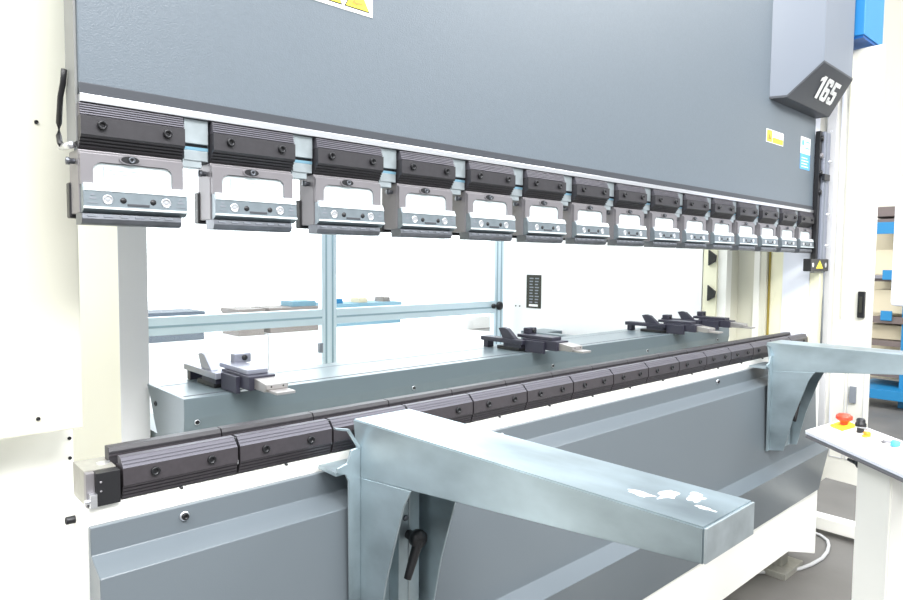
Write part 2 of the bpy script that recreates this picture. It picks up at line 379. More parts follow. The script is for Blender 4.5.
def digit_mesh(p, right, up, h, sx, shear, parent, k, name, label):
    r = Vector(right).normalized(); u = Vector(up).normalized(); n = r.cross(u)
    w = 0.2; g = 0.56            # stroke width and digit width for a height of 1
    strokes = {
        '1': [[(0.10, 0), (0.32, 0), (0.32, 1), (0.16, 1)][0:0], [(0.14, 0), (0.36, 0), (0.36, 1), (0.14, 1)], [(-0.04, 0.70), (0.14, 0.80), (0.20, 1.0), (-0.04, 0.86)]],
        '6': [[(0, 0.1), (w, 0.1), (w, 0.9), (0, 0.9)], [(0.08, 0.82), (g - 0.08, 0.82), (g - 0.02, 0.88), (g - 0.08, 1), (0.08, 1), (0, 0.9)], [(g - w, 0.70), (g, 0.70), (g, 0.9), (g - 0.08, 1), (g - w, 0.9)],
              [(0.08, 0), (g - 0.08, 0), (g, 0.1), (g - 0.06, 0.18), (0.06, 0.18), (0, 0.1)], [(g - w, 0.1), (g, 0.1), (g, 0.5), (g - w, 0.5)], [(0.1, 0.42), (g, 0.42), (g, 0.5), (g - 0.08, 0.6), (0.1, 0.6)]],
        '5': [[(0, 0.82), (g, 0.82), (g, 1), (0, 1)], [(0, 0.45), (w, 0.45), (w, 0.9), (0, 0.9)], [(0.05, 0.44), (g, 0.44), (g, 0.52), (g - 0.08, 0.62), (0.05, 0.62)],
              [(g - w, 0.1), (g, 0.1), (g, 0.54), (g - w, 0.54)], [(0.08, 0), (g - 0.08, 0), (g, 0.1), (g - 0.06, 0.18), (0.06, 0.18), (0, 0.1)], [(0, 0.08), (w, 0.08), (w, 0.30), (0, 0.30)]],
    }
    org = Vector(parent['_o']); x = -0.86
    for ch in '165':
        mb = MB()
        for st in strokes[ch]:
            if len(st) < 3: continue
            t = bmesh.new(); A_ = []; B_ = []
            for a, b in st:
                q_ = Vector(p) + r * ((x + a) * h * sx + (b - 0.5) * h * shear) + u * ((b - 0.5) * h)
                A_.append(t.verts.new(q_)); B_.append(t.verts.new(q_ + n * 0.0012))
            t.faces.new(A_[::-1]); t.faces.new(B_)
            for i_ in range(len(st)): t.faces.new((A_[i_], A_[(i_ + 1) % len(st)], B_[(i_ + 1) % len(st)], B_[i_]))
            mb._merge(t, k)
        mb.build(name, parent, label % ch)
        x += 0.5 if ch == '1' else 0.66
digit_mesh(Vector((2.918, -0.104, 2.2205)), (1, 0, -0.0125), up, 0.092, 1.38, -0.36, dc, 'stick', 'digit', 'white digit %s')

# blue beacon box
bb = thing('blue_control_box', 'bright blue box at the top right beside the grey cover', 'box', (3.25, -0.1, 2.49))
MB().box(3.15, 3.43, -0.171, -0.13, 2.503, 2.95, 'blue', 0.003).box(3.15, 3.43, -0.13, -0.055, 2.513, 2.95, 'blue').build('box_body', bb)
MB().box(3.155, 3.425, -0.166, -0.055, 2.49, 2.503, 'dblue').build('box_base', bb, 'underside with its shade put into deep blue')  # shade under the box put into a deeper blue
MB().box(3.15, 3.43, -0.055, -0.045, 2.484, 2.52, 'stick').build('mounting_edge', bb, 'white mounting edge')

# laser safety unit
ls = thing('laser_guard', 'black and grey vertical laser guard at the right end of the upper beam', 'safety guard', (3.17, -0.03, 1.5))
MB().box(3.103, 3.13, -0.022, 0.0, 1.475, 2.085, 'black', 0.002).build('rail', ls, 'black rail')
m = MB().box(3.1305, 3.21, -0.032, 0.0, 1.475, 2.085, 'lasg', 0.003).box(3.15, 3.16, -0.034, -0.032, 1.475, 2.085, 'ink_g'); m.build('grey_profile', ls, 'grey aluminium profile')
br = MB().box(2.975, 3.205, -0.047, -0.012, 1.428, 1.486, 'black', 0.004).build('sensor_head', ls, 'black sensor head')
t = MB().prism([(3.04, 1.441), (3.13, 1.441), (3.085, 1.479)], 'y', -0.0475, -0.045, 'yellow'); t.lathe((3.165, -0.045, 1.457), (0, -1, 0), [(0.013, 0), (0.011, 0.003), (0, 0.003)], 'steel')
t.lathe((3.0, -0.045, 1.457), (0, -1, 0), [(0.012, 0), (0.010, 0.003), (0, 0.003)], 'stick'); t.build('warning_triangle', br, 'yellow warning triangle')
for z in (2.05, 1.97, 1.89, 1.80):
    t = MB(); t.lathe((3.1165, -0.022, z), (0, -1, 0), [(0.013, 0), (0.013, 0.008), (0.006, 0.010), (0, 0.010)], 'blk_s' if z != 1.97 else 'satin'); t.build('clamp_knob', ls)
MB().box(3.11, 3.18, -0.045, -0.032, 1.855, 1.885, 'black', 0.002).build('lock_lever', ls)
MB().tube([(3.17, -0.04, 1.44), (3.17, -0.04, 1.25), (3.168, -0.04, 1.056)], 0.0045, 'ink_g').build('guide_rod', ls, 'thin grey rod hanging down')
m = MB()
for z in (1.95, 1.7, 1.55): m.lathe((3.20, -0.032, z), (0, -1, 0), [(0.008, 0), (0.006, 0.01), (0, 0.01)], 'steel')
m.build('cable_clip', ls)

# ================================================================== UPPER TOOL CLAMPS
Wc = 0.1615
def upper_clamp():
    r = thing('tool_clamp', '', 'tool clamp', (0, 0, 1.512), 'tool clamps under the upper beam')
    # the black ribbed plate
    def ribs(y0, z0, y1, z1, n, dep):
        out = []
        for i in range(n):
            a = i / n; b = (i + 0.5) / n
            out.append((y0 + (y1 - y0) * a, z0 + (z1 - z0) * a)); out.append((y0 + (y1 - y0) * b, z0 + (z1 - z0) * b))
            out.append((y0 + (y1 - y0) * b + dep, z0 + (z1 - z0) * b)); out.append((y0 + (y1 - y0) * (i + 1) / n + dep, z0 + (z1 - z0) * (i + 1) / n))
        return out
    p = [(0.012, 1.7025)] + ribs(-0.004, 1.7015, -0.011, 1.682, 5, 0.0022) 
    p2 = [(-0.0130, 1.6815), (-0.0130, 1.6525)]
    pl = ribs(-0.0115, 1.651, 0.0025, 1.632, 4, 0.0028) + [(0.012, 1.632)]
    cp = MB().prism(p2[:1] + p2[1:] + pl + [(0.012, 1.6815)], 'x', 0.001, Wc - 0.001, 'anod').build('clamp_plate', r)
    MB().prism(p + [(0.012, 1.682)], 'x', 0.001, Wc - 0.001, 'anod3').build('ribbed_face', cp, 'ribbed upper face with caught light in its grey')  # light on the upward-facing ribs put into a lighter grey
    for x in (0.031, 0.131):
        t = MB(); socket_screw(t, (x, -0.013, 1.6685), (0, -1, 0), 0.0072, 'blk_s', 0.006); t.build('clamp_bolt', r)
    # holder
    m = MB().box(0.0, Wc - 0.001, 0.004, 0.06, 1.531, 1.631, 'satin', 0.0015)
    m.box(0.0005, Wc - 0.0015, -0.002, 0.004, 1.621, 1.626, 'satin', 0.001)
    m.build('holder_body', r)
    # arch frame
    x0, x1 = 0.001, Wc - 0.002; a0, a1 = 0.019, Wc - 0.020; zt = 1.6125; rr = 0.014
    pts = [(x0, 1.576), (x0, 1.622), (x1, 1.622), (x1, 1.576), (a1, 1.576), (a1, zt - rr)]
    for i in range(1, 6): 
        an = math.radians(90 * i / 6); pts.append((a1 - rr + rr * math.cos(an), zt - rr + rr * math.sin(an)))
    pts += [(a1 - rr, zt), (a0 + rr, zt)]
    for i in range(1, 6):
        an = math.radians(90 + 90 * i / 6); pts.append((a0 + rr + rr * math.cos(an), zt - rr + rr * math.sin(an)))
    pts += [(a0, zt - rr), (a0, 1.576)]
    MB().prism(pts, 'y', -0.004, 0.004, 'satin').build('arch_frame', r)
    lp = MB().box(a0 + 0.0005, a1 - 0.0005, 0.0, 0.004, 1.576, zt - 0.001, 'label').build('label_plate', r, 'pale cyan plate')
    t = MB(); t.box(a0 + 0.016, a0 + 0.017, -0.0006, 0, 1.588, 1.606, 'ink_g')
    for i in range(3): t.box(a0 + 0.022, a1 - 0.03 - 0.008 * i, -0.0004, 0, 1.589 + i * 0.006, 1.5896 + i * 0.006, 'ink_g')
    t.build('printed_text', lp)
    # oval release slot
    t = MB(); el = [(0.074 + 0.0165 * math.cos(2 * math.pi * i / 20), 1.6195 + 0.0075 * math.sin(2 * math.pi * i / 20)) for i in range(20)]
    t.prism(el, 'y', -0.0062, -0.001, 'satin'); el = [(0.074 + 0.014 * math.cos(2 * math.pi * i / 20), 1.6197 + 0.006 * math.sin(2 * math.pi * i / 20)) for i in range(20)]
    t.prism(el, 'y', -0.0066, -0.0062, 'black'); sl = t.build('release_slot', r, 'oval slot with black screw')
    t = MB(); socket_screw(t, (0.076, -0.0066, 1.6197), (0, -1, 0), 0.005, 'steel_d', 0.003); t.build('release_screw', sl)
    # jaw
    jp = MB().prism([(0.004, 1.577), (-0.008, 1.576), (-0.013, 1.566), (-0.0145, 1.538), (-0.004, 1.531), (0.004, 1.531)], 'x', 0.002, Wc + 0.001, 'jaw', 0.0008).build('front_jaw', r, 'zinc front jaw')
    MB().prism([(-0.0078, 1.5768), (-0.0134, 1.566), (-0.0145, 1.5665), (-0.009, 1.578), (0.003, 1.5785), (0.003, 1.5765)], 'x', 0.004, Wc, 'label').build('jaw_lip', jp, 'white top lip')
    MB().box(0.002, Wc + 0.001, -0.0158, -0.0135, 1.538, 1.5415, 'label').build('jaw_lip', jp, 'white lower lip')
    def jy(z): return -0.0132 - (1.566 - z) * 0.053
    for x in (0.037, 0.127):
        t = MB(); t.lathe((x, jy(1.553), 1.553), (0, -1, 0), [(0.0078, 0), (0.0078, 0.0008), (0.006, 0.001), (0.0055, 0.0001), (0.003, 0.0008), (0, 0.0008)], 'steel', 20); t.build('round_cap', jp, 'bright round cap')
    for x in (0.060, 0.106):
        MB().lathe((x, jy(1.553), 1.553), (0, -1, 0), [(0.0048, 0), (0.0048, 0.0006), (0, 0.0006)], 'black', 16).build('pin_hole', jp, 'black round hole')
    MB().box(0.066, 0.10, jy(1.548) - 0.0012, jy(1.548) + 0.002, 1.5445, 1.5485, 'ink_s', 0.0008).build('slot', jp)
    for x in (0.010, 0.146):
        t = MB(); t.box(x, x + 0.010, jy(1.555) - 0.0005, jy(1.555) + 0.002, 1.553, 1.556, 'ink_g').prism([(x + 0.002, 1.5585), (x + 0.008, 1.5585), (x + 0.005, 1.5625)], 'y', jy(1.56) - 0.0006, jy(1.56) + 0.002, 'ink_g')
        t.box(x - 0.003, x + 0.012, jy(1.547) - 0.0005, jy(1.547) + 0.002, 1.5465, 1.5475, 'ink_g')
        t.build('engraving', jp)
    # lower bar with slots
    bar = MB().prism([(0.0, 1.531), (-0.010, 1.5305), (-0.0115, 1.522), (-0.009, 1.5155), (-0.004, 1.513), (0.025, 1.513), (0.025, 1.531)], 'x', 0.0, Wc - 0.008, 'steel_d', 0.0006).build('lower_bar', r, 'darker steel lower bar')
    t = MB()
    for i in range(6): t.box(0.008 + i * 0.0235, 0.021 + i * 0.0235, -0.0122, -0.0105, 1.5255, 1.528, 'ink_g')
    t.build('slot_row', bar)
    MB().box(-0.003, Wc - 0.012, 0.052, 0.072, 1.525, 1.583, 'black', 0.003).build('rear_jaw', r, 'black rear jaw')
    t = MB().lathe((-0.001, 0.022, 1.613), (-1, 0, 0), [(0.0045, 0), (0.0045, 0.006), (0.006, 0.007), (0.006, 0.012), (0, 0.013)], 'steel_d', 14); t.build('stop_pin', r, 'steel pin at the left end')
    sp = MB().box(Wc + 0.003, 0.2065, 0.002, 0.03, 1.661, 1.7025, 'galv2', 0.001).box(Wc + 0.003, 0.2065, 0.004, 0.03, 1.632, 1.650, 'galv2', 0.001)
    sp.box(Wc + 0.001, 0.196, 0.006, 0.03, 1.62, 1.634, 'galv2', 0.001)
    s_ = sp.build('steel_spacer', r, 'bright zinc spacer block')
    MB().box(Wc + 0.003, 0.2065, 0.0035, 0.03, 1.650, 1.6555, 'rainbow').build('tinted_band', s_, 'blue tinted band')
    MB().box(Wc + 0.002, 0.2065, 0.008, 0.03, 1.6555, 1.661, 'black').build('groove', s_)
    return r
ordn = ['leftmost', 'second', 'third', 'fourth', 'fifth', 'sixth', 'seventh', 'eighth', 'ninth', 'tenth', 'eleventh', 'twelfth', 'thirteenth', 'fourteenth', 'last']
def fixroot(r, loc):
    """meshes were built in world space around x=0; keep root at the clamp's base"""
    r.location = loc
uc = upper_clamp()
for i in range(15):
    if i == 0: lab = 'largest looking black and steel tool clamp at the left end of the upper beam'
    elif i == 14: lab = 'last tool clamp under the upper beam, touching the laser guard at right'
    else: lab = '%s black and steel tool clamp from the left end under the upper beam' % ordn[i]
    loc = (i * 0.2097 - 0.003, 0, 1.512)
    if i == 0: uc['label'] = lab; uc.location = loc
    else: r = dup(uc, loc, lab)
    if i == 14:
        for c in list(r.children):
            if c.name.startswith('steel_spacer'):
                for g in list(c.children): bpy.data.objects.remove(g)
                bpy.data.objects.remove(c)

# ================================================================== BED
bed = thing('machine_bed', 'long white bed with grey folded front panel below the lower dies', 'machine bed', (1.55, 0, 0))
MB().box(-0.012, 3.12, 0.010, 0.105, 0.12, 1.0545, 'ivory', 0.002).build('bed_plate', bed, 'white bed plate')
MB().prism([(-0.002, 0.19), (2.76, 0.19), (3.098, 0.075), (3.098, 0.46), (-0.002, 0.46)], 'y', -0.075, 0.01, 'ivory', 0.003).build('base_plate', bed, 'white base plate with angled foot')
pp = [(-0.003, 1.024), (-0.003, 0.977), (-0.054, 0.958), (-0.068, 0.62), (-0.125, 0.603), (-0.088, 0.40), (0.009, 0.40), (0.009, 1.024)]
MB().prism(pp, 'x', 0.0, 3.07, 'paint_panel', 0.0012).build('front_panel', bed, 'grey folded front panel')
for x in (0.150, 0.967, 2.178):
    t = MB(); t.lathe((x, -0.004, 1.006), (0, -1, 0), [(0.0088, 0), (0.008, 0.002), (0.006, 0.002)], 'steel', 18); socket_screw(t, (x, -0.0045, 1.006), (0, -1, 0), 0.0062, 'blk_s', 0.006); t.build('panel_screw', bed, 'black socket screw on a bright washer')
t = MB(); socket_screw(t, (-0.012, 0.04, 1.03), (-1, 0, 0), 0.0065, 'black', 0.014); t.build('end_screw', bed, 'black screw at the left end')
for x0, x1 in ((2.86, 3.08), (0.05, 0.3)):
    MB().box(x0, x1, -0.03, 0.10, 0, 0.03, 'khaki', 0.002).box(x0 + 0.07, x1 - 0.07, 0.015, 0.09, 0.03, 0.12, 'khaki', 0.002).build('levelling_foot', bed, 'grey steel levelling foot')
MB().box(-0.012, 3.07, 0.05, 0.30, 0.25, 0.6, 'ivory').build('rear_box', bed)

# die rail behind the lower clamps
lr = thing('die_rail', 'dark ribbed rail pieces in line behind the lower die clamps', 'die rail', (0.04, 0.06, 1.0545))
for i in range(15):
    x = 0.044 + i * 0.1997
    m = MB().prism([(0.052, 1.0545), (0.052, 1.128), (0.056, 1.1355), (0.076, 1.1355), (0.076, 1.0545)], 'x', x, x + 0.1978, 'anod', 0.0006)
    m.box(x + 0.0005, x + 0.1972, 0.0505, 0.052, 1.1205, 1.123, 'anod2')
    m.build('rail_piece', lr)

def lower_clamp():
    r = thing('die_clamp', '', 'die clamp', (0.05, 0.02, 1.0545), 'die clamps along the bed')
    def rib(y0, z0, y1, z1, n, dep):
        out = []
        for i in range(n):
            for f, d in ((0.0, 0), (0.6, 0), (0.62, dep), (0.98, dep)):
                g = (i + f) / n; out.append((y0 + (y1 - y0) * g + d, z0 + (z1 - z0) * g))
        return out
    cp = MB().prism([(0.0, 1.1105), (-0.0005, 1.0815)] + rib(0.0005, 1.081, 0.009, 1.0555, 4, 0.002) + [(0.04, 1.0555), (0.04, 1.1105)], 'x', 0.052, 0.2510, 'anod2').build('clamp_plate', r)
    MB().prism([(0.0, 1.1105)] + rib(0.001, 1.111, 0.014, 1.125, 3, 0.0015)[0:] + [(0.016, 1.1265), (0.03, 1.1265), (0.03, 1.1105)], 'x', 0.052, 0.2510, 'anod3').build('ribbed_top', cp, 'ribbed top face with caught light in its grey')  # top ribs face up; their brightness is put into the grey
    for x in (0.103, 0.201):
        t = MB(); socket_screw(t, (x, 0.0, 1.0965), (0, -1, 0), 0.0078, 'blk_s', 0.005); t.build('clamp_bolt', r)
    MB().lathe((0.147, 0.004, 1.0565), (0, -1, 0), [(0.0025, 0), (0.0025, 0.006), (0, 0.006)], 'black', 12).build('drain_plug', r)
    t = MB().box(0.2511, 0.2541, 0.010, 0.03, 1.0555, 1.125, 'black'); t.build('joint_seal', r)
    MB().box(0.2511, 0.2541, 0.004, 0.006, 1.0765, 1.084, 'steel').build('joint_pin', r, 'bright pin')
    return r
lc = lower_clamp()
for i in range(15):
    if i == 0: lab = 'nearest dark die clamp on the bed beside the khaki end block'
    elif i == 14: lab = 'farthest dark die clamp at the right end of the bed'
    else: lab = '%s dark ribbed die clamp along the bed counted from the left end block' % ordn[i]
    if i == 0: lc['label'] = lab
    else: dup(lc, (0.05 + i * 0.2042, 0.02, 1.0545), lab)

eb = thing('end_block', 'khaki and black steel end block at the left end of the dies', 'machine block', (0.02, 0.05, 1.0545))
MB().box(-0.002, 0.047, 0.022, 0.092, 1.0548, 1.112, 'khaki', 0.001).build('block_body', eb)
MB().box(0.011, 0.0475, 0.0, 0.0215, 1.0555, 1.1105, 'black', 0.001).build('front_plate', eb, 'black front plate')
MB().box(-0.002, 0.011, 0.008, 0.0215, 1.0555, 1.1105, 'satin', 0.001).build('side_step', eb)
m = MB().box(0.001, 0.0115, -0.004, 0.008, 1.0555, 1.078, 'steel', 0.001); m.lathe((0.0, 0.003, 1.066), (-1, 0, 0), [(0.004, -0.001), (0.004, 0.006), (0, 0.006)], 'steel', 14); m.build('pin_holder', eb, 'bright steel pin holder')
t = MB(); el = [(0.034 + 0.011 * math.cos(a * math.pi / 8), 0.05 + 0.009 * math.sin(a * math.pi / 8)) for a in range(16)]
t.prism(el, 'z', 1.112, 1.114, 'steel'); t.build('top_insert', eb, 'bright oval insert')
for z in (1.095, 1.08):
    MB().lathe((0.018, 0.0, z), (0, -1, 0), [(0.002, 0), (0.0015, 0.001), (0, 0.001)], 'satin', 10).build('screw', eb)

# ================================================================== BACK GAUGE
bg = thing('back_gauge_beam', 'long blue grey back gauge beam behind the lower dies', 'machine beam', (1.5, 0.37, 1.0))
prof = [(0.250, 1.160), (0.250, 1.115), (0.254, 1.09), (0.262, 1.06), (0.270, 0.98), (0.37, 0.98), (0.416, 1.044), (0.440, 1.08), (0.462, 1.125), (0.487, 1.160)]
MB().prism(prof, 'x', 0.245, 2.82, 'paint_beam', 0.001).build('beam_body', bg)
MB().box(0.255, 2.81, 0.276, 0.282, 1.1595, 1.1606, 'ink_s').box(0.258, 2.81, 0.43, 0.432, 1.1595, 1.1606, 'ink_g').build('top_groove', bg, 'dark groove')
m = MB().box(0.26, 0.32, 0.37, 1.5, 0.98, 1.04, 'paint_beam').box(2.74, 2.80, 0.37, 1.5, 0.98, 1.04, 'paint_beam').box(0.255, 0.265, 1.3, 1.5, 0.9, 1.1, 'paint_beam').box(2.79, 2.95, 1.35, 1.5, 0.9, 1.04, 'paint_beam'); m.build('support_arm', bg)
for x in (0.273, 0.879, 1.491, 2.093, 2.7):
    t = MB(); t.lathe((x, 0.251, 1.106), (0, -1, 0), [(0.006, 0), (0.006, 0.001), (0.0045, 0.001)], 'steel'); socket_screw(t, (x, 0.2505, 1.106), (0, -1, 0), 0.0045, 'blk_s', 0.003); t.build('beam_screw', bg)
t = MB(); socket_screw(t, (0.245, 0.426, 1.122), (-1, 0, 0), 0.006, 'blk_s', 0.003); t.build('end_screw', bg)

def gauge(x, light, lab, small=False, yo=0.0):
    kb = 'gaugel' if light else 'purple'  # shadowed units get their shade through the darker metal colour
    kf = 'finger'
    o = (x, 0.3 + yo, 1.1606)
    r = thing('gauge_finger', lab, 'gauge finger', (x, 0.3 + yo, 1.1606), 'back gauge fingers')
    y = yo
    MB().box(x - 0.03, x + 0.035, 0.30 + y, 0.40 + y, 1.1608, 1.172, 'black', 0.001).build('slide_foot', r, 'black slide foot')
    m = MB().box(x - 0.035, x + 0.005, 0.28 + y, 0.475 + y, 1.184, 1.199, kb, 0.002)
    m.box(x - 0.03, x, 0.445 + y, 0.465 + y, 1.1606, 1.184, 'purple'); m.box(x - 0.03, x + 0.01, 0.29 + y, 0.37 + y, 1.172, 1.184, 'purple')
    m.build('rear_slide', r)
    MB().prism([(0.315 + y, 1.199), (0.375 + y, 1.199), (0.395 + y, 1.232), (0.375 + y, 1.236), (0.355 + y, 1.232)], 'x', x - 0.03, x - 0.012, kb, 0.001).build('angle_lug', r)
    m = MB().box(x - 0.012, x + 0.05, 0.155 + y, 0.30 + y, 1.174, 1.205, 'purple', 0.002).box(x - 0.022, x - 0.012, 0.20 + y, 0.28 + y, 1.162, 1.20, 'purple', 0.001)
    m.build('finger_housing', r, 'dark finger housing')
    MB().box(x - 0.005, x + 0.045, 0.18 + y, 0.33 + y, 1.205, 1.216, kb, 0.002).build('top_block', r)
    kn = MB().box(x + 0.02, x + 0.062, 0.30 + y, 0.325 + y, 1.214, 1.236, kb, 0.003).build('stop_knob', r)
    t = MB(); t.lathe((x + 0.045, 0.30 + y, 1.226), (0, -1, 0), [(0.007, 0), (0.006, 0.004), (0, 0.004)], 'black', 12); t.build('knob_screw', kn)
    y0 = 0.10 + y if not small else 0.11 + y
    f = MB().prism([(y0, 1.183), (y0, 1.194), (y0 + 0.09, 1.204), (0.22 + y, 1.205), (0.22 + y, 1.178), (y0 + 0.01, 1.176)], 'x', x, x + 0.052, kf, 0.001)
    f.box(x + 0.006, x + 0.05, y0 - 0.035, y0 + 0.02, 1.176, 1.182, kf, 0.001)
    fo = f.build('finger', r, 'pale steel finger')
    t = MB()
    for xx in (0.012, 0.04): t.lathe((x + xx, y0, 1.1885), (0, -1, 0), [(0.0022, 0), (0, 0.0004)], 'ink', 10)
    t.build('finger_screws', fo)
    return r
gauge(0.372, True, 'pale metal gauge finger at the left end of the back gauge beam', yo=0.025)
gauge(1.40, False, 'shade-coloured gauge finger at the middle of the back gauge beam')
gauge(2.31, False, 'shade-coloured gauge finger nearer the middle in the right hand pair')
gauge(2.62, False, 'shade-coloured gauge finger at the far right end of the back gauge beam', yo=0.0)

# ================================================================== REAR GUARD (aluminium fence)
fe = thing('rear_guard', 'pale aluminium profile guard frame with clear panes behind the machine', 'guard frame', (1.5, 1.85, 0))
def post(x0, x1, z0, z1):
    m = MB().box(x0, x1, 1.80, 1.84, z0, z1, 'alu', 0.002); w = (x1 - x0)
    for g in (0.28, 0.72): m.box(x0 + w * g - 0.005, x0 + w * g + 0.005, 1.7985, 1.80, z0, z1, 'alu_d')
    return m
for a, b in ((0.27, 0.36), (1.527, 1.615), (2.815, 2.90)): post(a, b, 0, 2.8).build('post', fe)
for a, b in ((0.36, 1.527), (1.615, 2.815)):
    m = MB().box(a, b, 1.80, 1.84, 1.125, 1.205, 'alu', 0.002).box(a, b, 1.7985, 1.80, 1.158, 1.168, 'alu_d'); m.build('cross_rail', fe)
    MB().box(a, b, 1.815, 1.819, 1.205, 2.75, 'glass').build('pane', fe, 'clear pane')
    MB().box(a, b, 1.815, 1.819, 0.08, 1.125, 'glass').build('pane', fe, 'clear pane')
    MB().box(a, b, 1.80, 1.84, 2.75, 2.8, 'alu', 0.002).box(a, b, 1.80, 1.84, 0.03, 0.08, 'alu', 0.002).build('cross_rail', fe)
for x, r_ in ((2.80, 0.016), (2.855, 0.028)):
    MB().lathe((x, 1.797, 1.172), (0, -1, 0), [(r_, 0), (r_, 0.012), (r_ * 0.6, 0.02), (0, 0.02)], 'black').build('door_knob', fe, 'black round knob')
t = MB().box(1.505, 1.527, 1.79, 1.81, 0.98, 1.03, 'ink_g', 0.002); t.build('hinge', fe)

# ================================================================== THINGS BEYOND THE GUARD
def bench(x0, x1, y, z0, z1, k, label, k2='white'):
    r = thing('workbench', label, 'workbench', ((x0 + x1) / 2, y, 0), 'workbenches beyond the rear guard')
    m = MB().box(x0, x1, y, y + 0.5, z1 - 0.05, z1, k, 0.004); m.build('bench_top', r)
    MB().box(x0 + 0.01, x1 - 0.01, y + 0.01, y + 0.48, z0, z1 - 0.05, k, 0.003).build('drawer_unit', r)
    MB().box(x0 - 0.02, x1 + 0.02, y - 0.02, y + 0.52, 0, z0, k2).build('plinth', r, 'plinth in blown-out white')  # white colour stands for the overexposed area below the bench
    return r
bench(2.0, 2.60, 6.0, 0.575, 0.89, 'benchg', 'dark grey low bench beyond the guard at the far left')
bench(2.98, 3.31, 6.0, 0.575, 0.885, 'benchb', 'narrow brownish bench beyond the guard left of its middle post')
bench(3.37, 4.08, 6.0, 0.585, 0.885, 'benchb', 'longer brown bench beyond the guard touching its middle post')
bench(4.25, 5.35, 6.0, 0.61, 0.90, 'benchc', 'pale blue bench beyond the guard right of its middle post')
for i, (x, w, k, lab) in enumerate(((4.35, 0.10, 'cyan', 'small blue bin on the pale blue bench at its left end'), (4.7, 0.14, 'beige', 'beige carton on the middle of the pale blue bench'), (5.1, 0.12, 'benchb', 'brown bin at the right end of the pale blue bench'))):
    tag(MB().box(x, x + w, 6.1, 6.3, 0.90, 0.96, k, 0.004).build('storage_bin'), lab, 'bin', 'bins on the far bench')
tag(MB().box(3.72, 4.05, 6.1, 6.4, 0.885, 0.95, 'benchc', 0.004).build('storage_bin'), 'pale blue bin on the longer brown bench', 'bin', 'bins on the far bench')

# ================================================================== SHEET SUPPORT ARMS
def support_arm(x, lab, tip):
    r = thing('support_arm', lab, 'support arm', (x + 0.07, -0.08, 0.69), 'galvanised sheet support arms')
    a, b = x, x + 0.147
    # arm: tapered tube, open form with thick skin
    m = MB().hull8([(a + 0.014, -0.79, 1.090), (b + 0.007, -0.79, 1.090), (b, -0.066, 1.0195), (a, -0.066, 1.0195), (a + 0.014, -0.79, 1.137), (b + 0.007, -0.79, 1.137), (b, -0.048, 1.137), (a, -0.048, 1.137)], 'galv', 0.0022)
    arm = m.build('arm', r)
    c = MB().box(a + 0.015, b + 0.006, -0.7925, -0.7895, 1.091, 1.136, 'galv2', 0.001); c.build('end_cap', arm, 'grey galvanised end cap')
    m = MB(); m.prism([(-0.068, 1.021), (-0.236, 1.0365), (-0.213, 1.0), (-0.162, 0.84), (-0.130, 0.70), (-0.072, 0.69)], 'x', a, a + 0.004, 'galv', 0.0008)
    m.build('gusset', r)
    m = MB(); m.prism([(-0.068, 1.021), (-0.232, 1.0365), (-0.205, 0.98), (-0.160, 0.84), (-0.130, 0.70), (-0.072, 0.69)], 'x', b - 0.004, b, 'galv', 0.0008)
    m.build('gusset', r)
    # back plate folded in front of the panel, rising beside the arm
    MB().box(a + 0.004, b - 0.004, -0.0775, -0.0735, 0.70, 1.019, 'galv').build('back_plate', r)
    m = MB().prism([(a - 0.022, 1.082), (a, 1.085), (a, 0.69), (a - 0.026, 0.69), (a - 0.026, 1.02), (a - 0.034, 1.036), (a - 0.055, 1.042), (a - 0.055, 1.052), (a - 0.03, 1.055)], 'y', -0.076, -0.070, 'galv', 0.001)
    m.prism([(a - 0.060, 1.133), (a - 0.028, 1.126), (a - 0.001, 1.085), (a - 0.005, 1.083), (a - 0.030, 1.122), (a - 0.060, 1.130)], 'y', -0.078, -0.070, 'galv')
    m.build('side_flange', r)
    m = MB().box(a - 0.055, a + 0.1, -0.07, -0.004, 1.034, 1.042, 'galv', 0.001); m.build('hook_plate', r, 'hook plate resting on the bed')
    # inner rails
    m = MB().box(a + 0.073, a + 0.128, -0.108, -0.0775, 0.70, 1.019, 'galv', 0.001).box(a + 0.098, a + 0.102, -0.110, -0.108, 0.70, 1.018, 'galv2', 0.001)
    m.build('inner_rail', r)
    for z in (0.965, 0.925):
        t = MB(); t.lathe((a + 0.090, -0.108, z), (0, -1, 0), [(0.007, 0), (0.006, 0.004), (0.003, 0.005), (0, 0.005)], 'steel_d', 6, False); t.build('hex_bolt', r)
    # clamping lever
    cx, cz = a + 0.099, 0.888
    lv = MB().lathe((cx, -0.108, cz), (0, -1, 0), [(0.010, 0), (0.010, 0.02), (0.0175, 0.022), (0.0195, 0.032), (0.018, 0.040), (0, 0.042)], 'black', 20).build('lever_hub', r, 'black lever hub')
    MB().lathe((cx, -0.142, cz), (-0.42, -0.02, -1), [(0.0125, 0), (0.0105, 0.018), (0.0085, 0.065), (0.0078, 0.080), (0, 0.082)], 'black', 14).build('lever_handle', lv)
    if not tip:
        MB().cyl((a + 0.012, -0.09, 0.715), (1, -0.1, 0), 0.008, 0.02, 'black').build('foot_screw', r)
    MB().cyl((a + 0.02, -0.079, 0.70), (0, -1, 0), 0.006, 0.03, 'steel').build('foot_bolt', r)
    t = MB(); rng = random.Random(3)
    for cx_, cy_, sx_, sy_ in ((0.085, -0.70, 0.035, 0.018), (0.10, -0.735, 0.022, 0.016), (0.06, -0.675, 0.012, 0.030), (0.118, -0.725, 0.010, 0.012), (0.075, -0.76, 0.006, 0.02)):
        pts = []
        for q_ in range(14):
            an = q_ * math.pi / 7; rr_ = rng.uniform(0.35, 0.85); pts.append((a + cx_ + sx_ * rr_ * math.cos(an), cy_ + sy_ * rr_ * math.sin(an)))
        t.prism(pts, 'z', 1.1371, 1.1376, 'white')
    t.build('zinc_spatter', arm, 'bright white zinc spatter near the tip')
    return r
